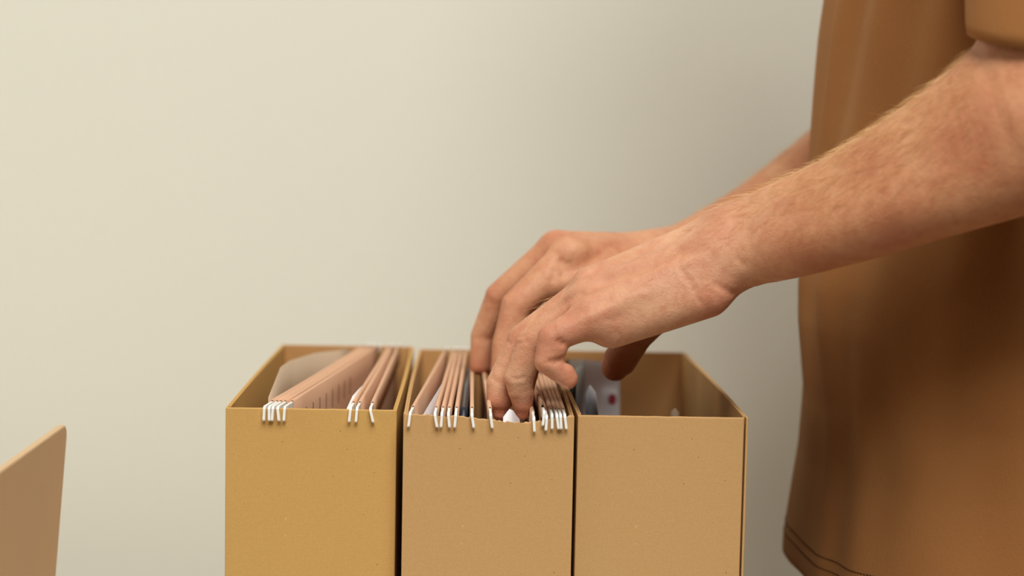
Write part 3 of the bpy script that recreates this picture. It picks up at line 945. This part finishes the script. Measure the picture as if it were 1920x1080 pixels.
for iz, z in enumerate(zs):
    xf = float(np.interp(z, sil_z, sil_x))
    a = 0.128 + 0.010 * max(0, (1.0 - z) / 0.12); b = 0.178 + 0.012 * max(0, (1.0 - z) / 0.12)
    cx = xf + a; cy = PERSON_Y
    if z > 1.36:
        k = (z - 1.36) / (1.484 - 1.36)
        s_ = math.sqrt(max(0.0, 1 - k ** 2.4))
        a2 = 0.068 + (a - 0.068) * s_ ** 0.8; b2 = 0.075 + (b - 0.075) * s_
        cx = cx + (CX + 0.005 - cx) * k; a, b = a2, b2
    for it in range(NT):
        th = 2 * math.pi * it / NT
        if th > math.pi: th -= 2 * math.pi
        c_, s2 = math.cos(th), math.sin(th)
        e = 0.95
        x = -a * math.copysign(abs(c_) ** e, c_); y = -b * math.copysign(abs(s2) ** e, s2)
        r = math.hypot(x, y)
        amp = fold(th, z) * (1.0 if z < 1.36 else max(0, 1 - (z - 1.36) / 0.08))
        wgt = 1.0 if abs(th) < 2.4 else 0.6
        if iz < 3: amp += 0.0006 * (2 - iz)
        x *= 1 + amp * wgt / r; y *= 1 + amp * wgt / r
        tv.append((cx + x, cy + y, z + (0.0 if iz > 2 else 0.0)))
for iz in range(len(zs) - 1):
    for it in range(NT):
        j = (it + 1) % NT
        tf.append((iz * NT + it, iz * NT + j, (iz + 1) * NT + j, (iz + 1) * NT + it))
def sleeve(path, radii, seed):
    n = 72; m = 40; b0 = len(tv)
    path = np.array(path); tt = np.linspace(0, 1, len(path)); ts = np.linspace(0, 1, m)
    C = np.stack([np.interp(ts, tt, path[:, i]) for i in range(3)], -1); Rr = np.interp(ts, tt, radii)
    for i in range(m):
        t_ = C[min(i + 1, m - 1)] - C[max(i - 1, 0)]; t_ /= np.linalg.norm(t_)
        kk = max(0.0, 1 - i / 8.0); t_ = t_ * (1 - kk) + np.array([0.03, -0.24, 1.0]) * kk; t_ /= np.linalg.norm(t_)
        u = np.cross(t_, (0, 1, 0)); u /= np.linalg.norm(u); v = np.cross(t_, u)
        for k in range(n):
            a = 2 * math.pi * k / n
            r = Rr[i] * (1 + 0.02 * math.sin(3 * a + seed + i * 0.07) + 0.012 * math.sin(5 * a - i * 0.12))
            if i == 0: r *= 0.988
            tv.append(tuple(C[i] + u * r * math.cos(a) + v * r * math.sin(a)))
    for i in range(m - 1):
        for k in range(n):
            j = (k + 1) % n
            tf.append((b0 + i * n + k, b0 + i * n + j, b0 + (i + 1) * n + j, b0 + (i + 1) * n + k))
sleeve([P(1982, 74, 0.985), P(1988, -100, 1.005), P(1990, -300, 1.04), (0.345, 1.11, 1.395), (0.350, 1.16, 1.41)], [0.0515, 0.055, 0.062, 0.072, 0.070], 0.3)
sleeve([(0.362, 1.47, 1.305), (0.365, 1.455, 1.35), (0.360, 1.415, 1.385), (0.355, 1.37, 1.40)], [0.053, 0.058, 0.070, 0.070], 1.1)
shirt = make_mesh('t_shirt', np.array(tv), np.array(tf), ['shirt'], person)
recalc(shirt)
sm = shirt.modifiers.new('thick', 'SOLIDIFY'); sm.thickness = 0.0011; sm.offset = -1
shirt['label'] = 'loose brown cotton t-shirt'
# double row of hem stitches
tvn = np.array(tv)
sv, sf = [], []
for zrow in (HEM_Z + 0.019, HEM_Z + 0.0265):
    iz = int(np.argmin(np.abs(np.array(zs) - zrow)))
    ring = tvn[iz * NT:(iz + 1) * NT].copy()
    cen = ring.mean(0)
    dens = []
    for k in range(NT):
        a, b = ring[k], ring[(k + 1) % NT]
        nseg = max(1, int(round(np.linalg.norm(b - a) / 0.0026)))
        for q in range(nseg): dens.append((a + (b - a) * (q + 0.1) / nseg, a + (b - a) * (q + 0.75) / nseg))
    for a, b in dens:
        n_ = (a + b) / 2 - cen; n_[2] = 0; n_ /= np.linalg.norm(n_)
        up = np.array([0, 0, 0.00028]); b0 = len(sv)
        for p in (a, b):
            for w in (-1, 1):
                sv.append(p + up * w); sv.append(p + up * w + n_ * 0.0004)
        for q in ((1, 5, 7, 3), (0, 1, 3, 2), (4, 6, 7, 5), (0, 4, 5, 1), (2, 3, 7, 6)): sf.append(tuple(b0 + i for i in q))
st = meshobj('hem_stitching', sv, sf, 'stitch', shirt); st['kind'] = 'stuff'

# ---- trousers, shoes, head hair (above and below the frame)
class Off:
    def __init__(s, prims, r, k, zlo=-9, zhi=9): s.p = prims; s.r = r; s.k = k; s.zlo = zlo; s.zhi = zhi
    def __call__(s, p):
        d = blend(s.p, p, s.k) - s.r
        return np.maximum(np.maximum(d, s.zlo - p[:, 2]), p[:, 2] - s.zhi)
legs = [q for q in TR.legs if q.a[2] > 0.06]
v_, f_ = polygonise(Off(legs + [TR.main[4]], 0.010, 0.03, 0.07, 1.0), (CX - 0.2, PERSON_Y - 0.26, 0.05), (CX + 0.2, PERSON_Y + 0.26, 1.03), 0.007, newton=1)
make_mesh('trousers', v_, f_, ['trouser'], person)
for e in (0, 1):
    q = [x for x in TR.legs if x.a[2] <= 0.06][e]
    v_, f_ = polygonise(Off([q, Seg((CX + 0.03, q.a[1], 0.05), (CX + 0.02, q.a[1], 0.09), 0.04, 0.042)], 0.006, 0.02, 0.0, 0.11), (CX - 0.2, q.a[1] - 0.08, -0.01), (CX + 0.12, q.a[1] + 0.08, 0.13), 0.004, newton=1)
    make_mesh('shoe', v_, f_, ['shoe'], person)
hx = CX - 0.035
class HairCap:
    def __call__(s, p):
        y = PERSON_Y
        d = Seg((hx + 0.027, y, 1.688), (hx - 0.010, y, 1.702), 0.094, 0.090, (0, 1, 0), 1.12)(p)
        cut = np.maximum((hx - 0.055) - p[:, 0] - (p[:, 2] - 1.70) * 0.9, 1.625 - p[:, 2] + (hx + 0.03 - p[:, 0]) * 0.5)
        return np.maximum(d, cut)
v_, f_ = polygonise(HairCap(), (hx - 0.15, PERSON_Y - 0.15, 1.55), (hx + 0.17, PERSON_Y + 0.15, 1.85), 0.005, newton=0)
make_mesh('hair', v_, f_, ['hair_dark'], person)

# ---- fine fair hairs on the forearms
def arm_hair(arm, V, n, xmin, seed, axis_from, axis_to, tmin=0.0):
    rng = np.random.default_rng(seed)
    ax = (np.array(axis_to) - np.array(axis_from)); Lx = np.linalg.norm(ax); ax /= Lx
    t = ((V - np.array(axis_from)) @ ax) / Lx
    ok = np.where((t > 0.0) & (t < 1.25))[0]
    w = np.clip((1.25 - t[ok]) * 1.2, 0.05, 1)
    pick = rng.choice(ok, n, p=w / w.sum())
    p = V[pick].astype(np.float32)
    e = 0.0008
    d0 = arm(p)
    g = np.stack([arm(p + np.array(v, np.float32)) - d0 for v in ((e, 0, 0), (0, e, 0), (0, 0, e))], -1)
    g /= np.linalg.norm(g, axis=1, keepdims=True)
    hv, hf = [], []
    for i in np.where(rng.random(n) < np.clip(0.25 + g[:, 2], 0, 1))[0]:
        nn = g[i].astype(float)
        side = np.cross(nn, ax); side /= (np.linalg.norm(side) + 1e-9)
        dirn = ax * 0.9 + np.array([0, 0, -0.35]) + side * rng.normal(0, 0.35)
        dirn = dirn - nn * (dirn @ nn); dirn /= np.linalg.norm(dirn)
        Lh = rng.uniform(0.006, 0.014)
        lift = rng.uniform(0.15, 0.7)
        curl = rng.normal(0, 0.25)
        rad = 0.00008
        b0 = len(hv)
        for k in range(4):
            u = k / 3
            c = p[i] + dirn * Lh * u + nn * (Lh * lift * (u - 0.55 * u * u)) + side * (curl * Lh * u * u) - nn * 0.0003 * (k == 0)
            r = rad * (1 - 0.7 * u)
            for q in range(3):
                a = 2 * math.pi * q / 3
                hv.append(c + nn * r * math.cos(a) + side * r * math.sin(a))
        for k in range(3):
            for q in range(3):
                hf.append((b0 + k * 3 + q, b0 + k * 3 + (q + 1) % 3, b0 + k * 3 + 3 + (q + 1) % 3, b0 + k * 3 + 3 + q))
    return hv, hf
hv, hf = arm_hair(LA, Vl, 6500, 0, 1, P(1900, 250, 0.99), P(1380, 460, 1.08))
msk = np.linalg.norm(Vl - P(1012, 584, 1.105), axis=1) < 0.016
hv3, hf3 = arm_hair(LA, Vl[msk], 45, 0, 5, P(1060, 545, 1.10), P(960, 625, 1.10))
hf = hf + [tuple(i + len(hv) for i in q) for q in hf3]; hv = hv + hv3
hv2, hf2 = arm_hair(RA, Vr, 1600, 0, 2, P(1560, 290, 1.45), P(1240, 470, 1.30))
hf = hf + [tuple(i + len(hv) for i in q) for q in hf2]
ho = meshobj('arm_hair', hv + hv2, hf, 'arm_hair', person)
ho['kind'] = 'stuff'; ho['label'] = 'fine fair hairs on the forearms'
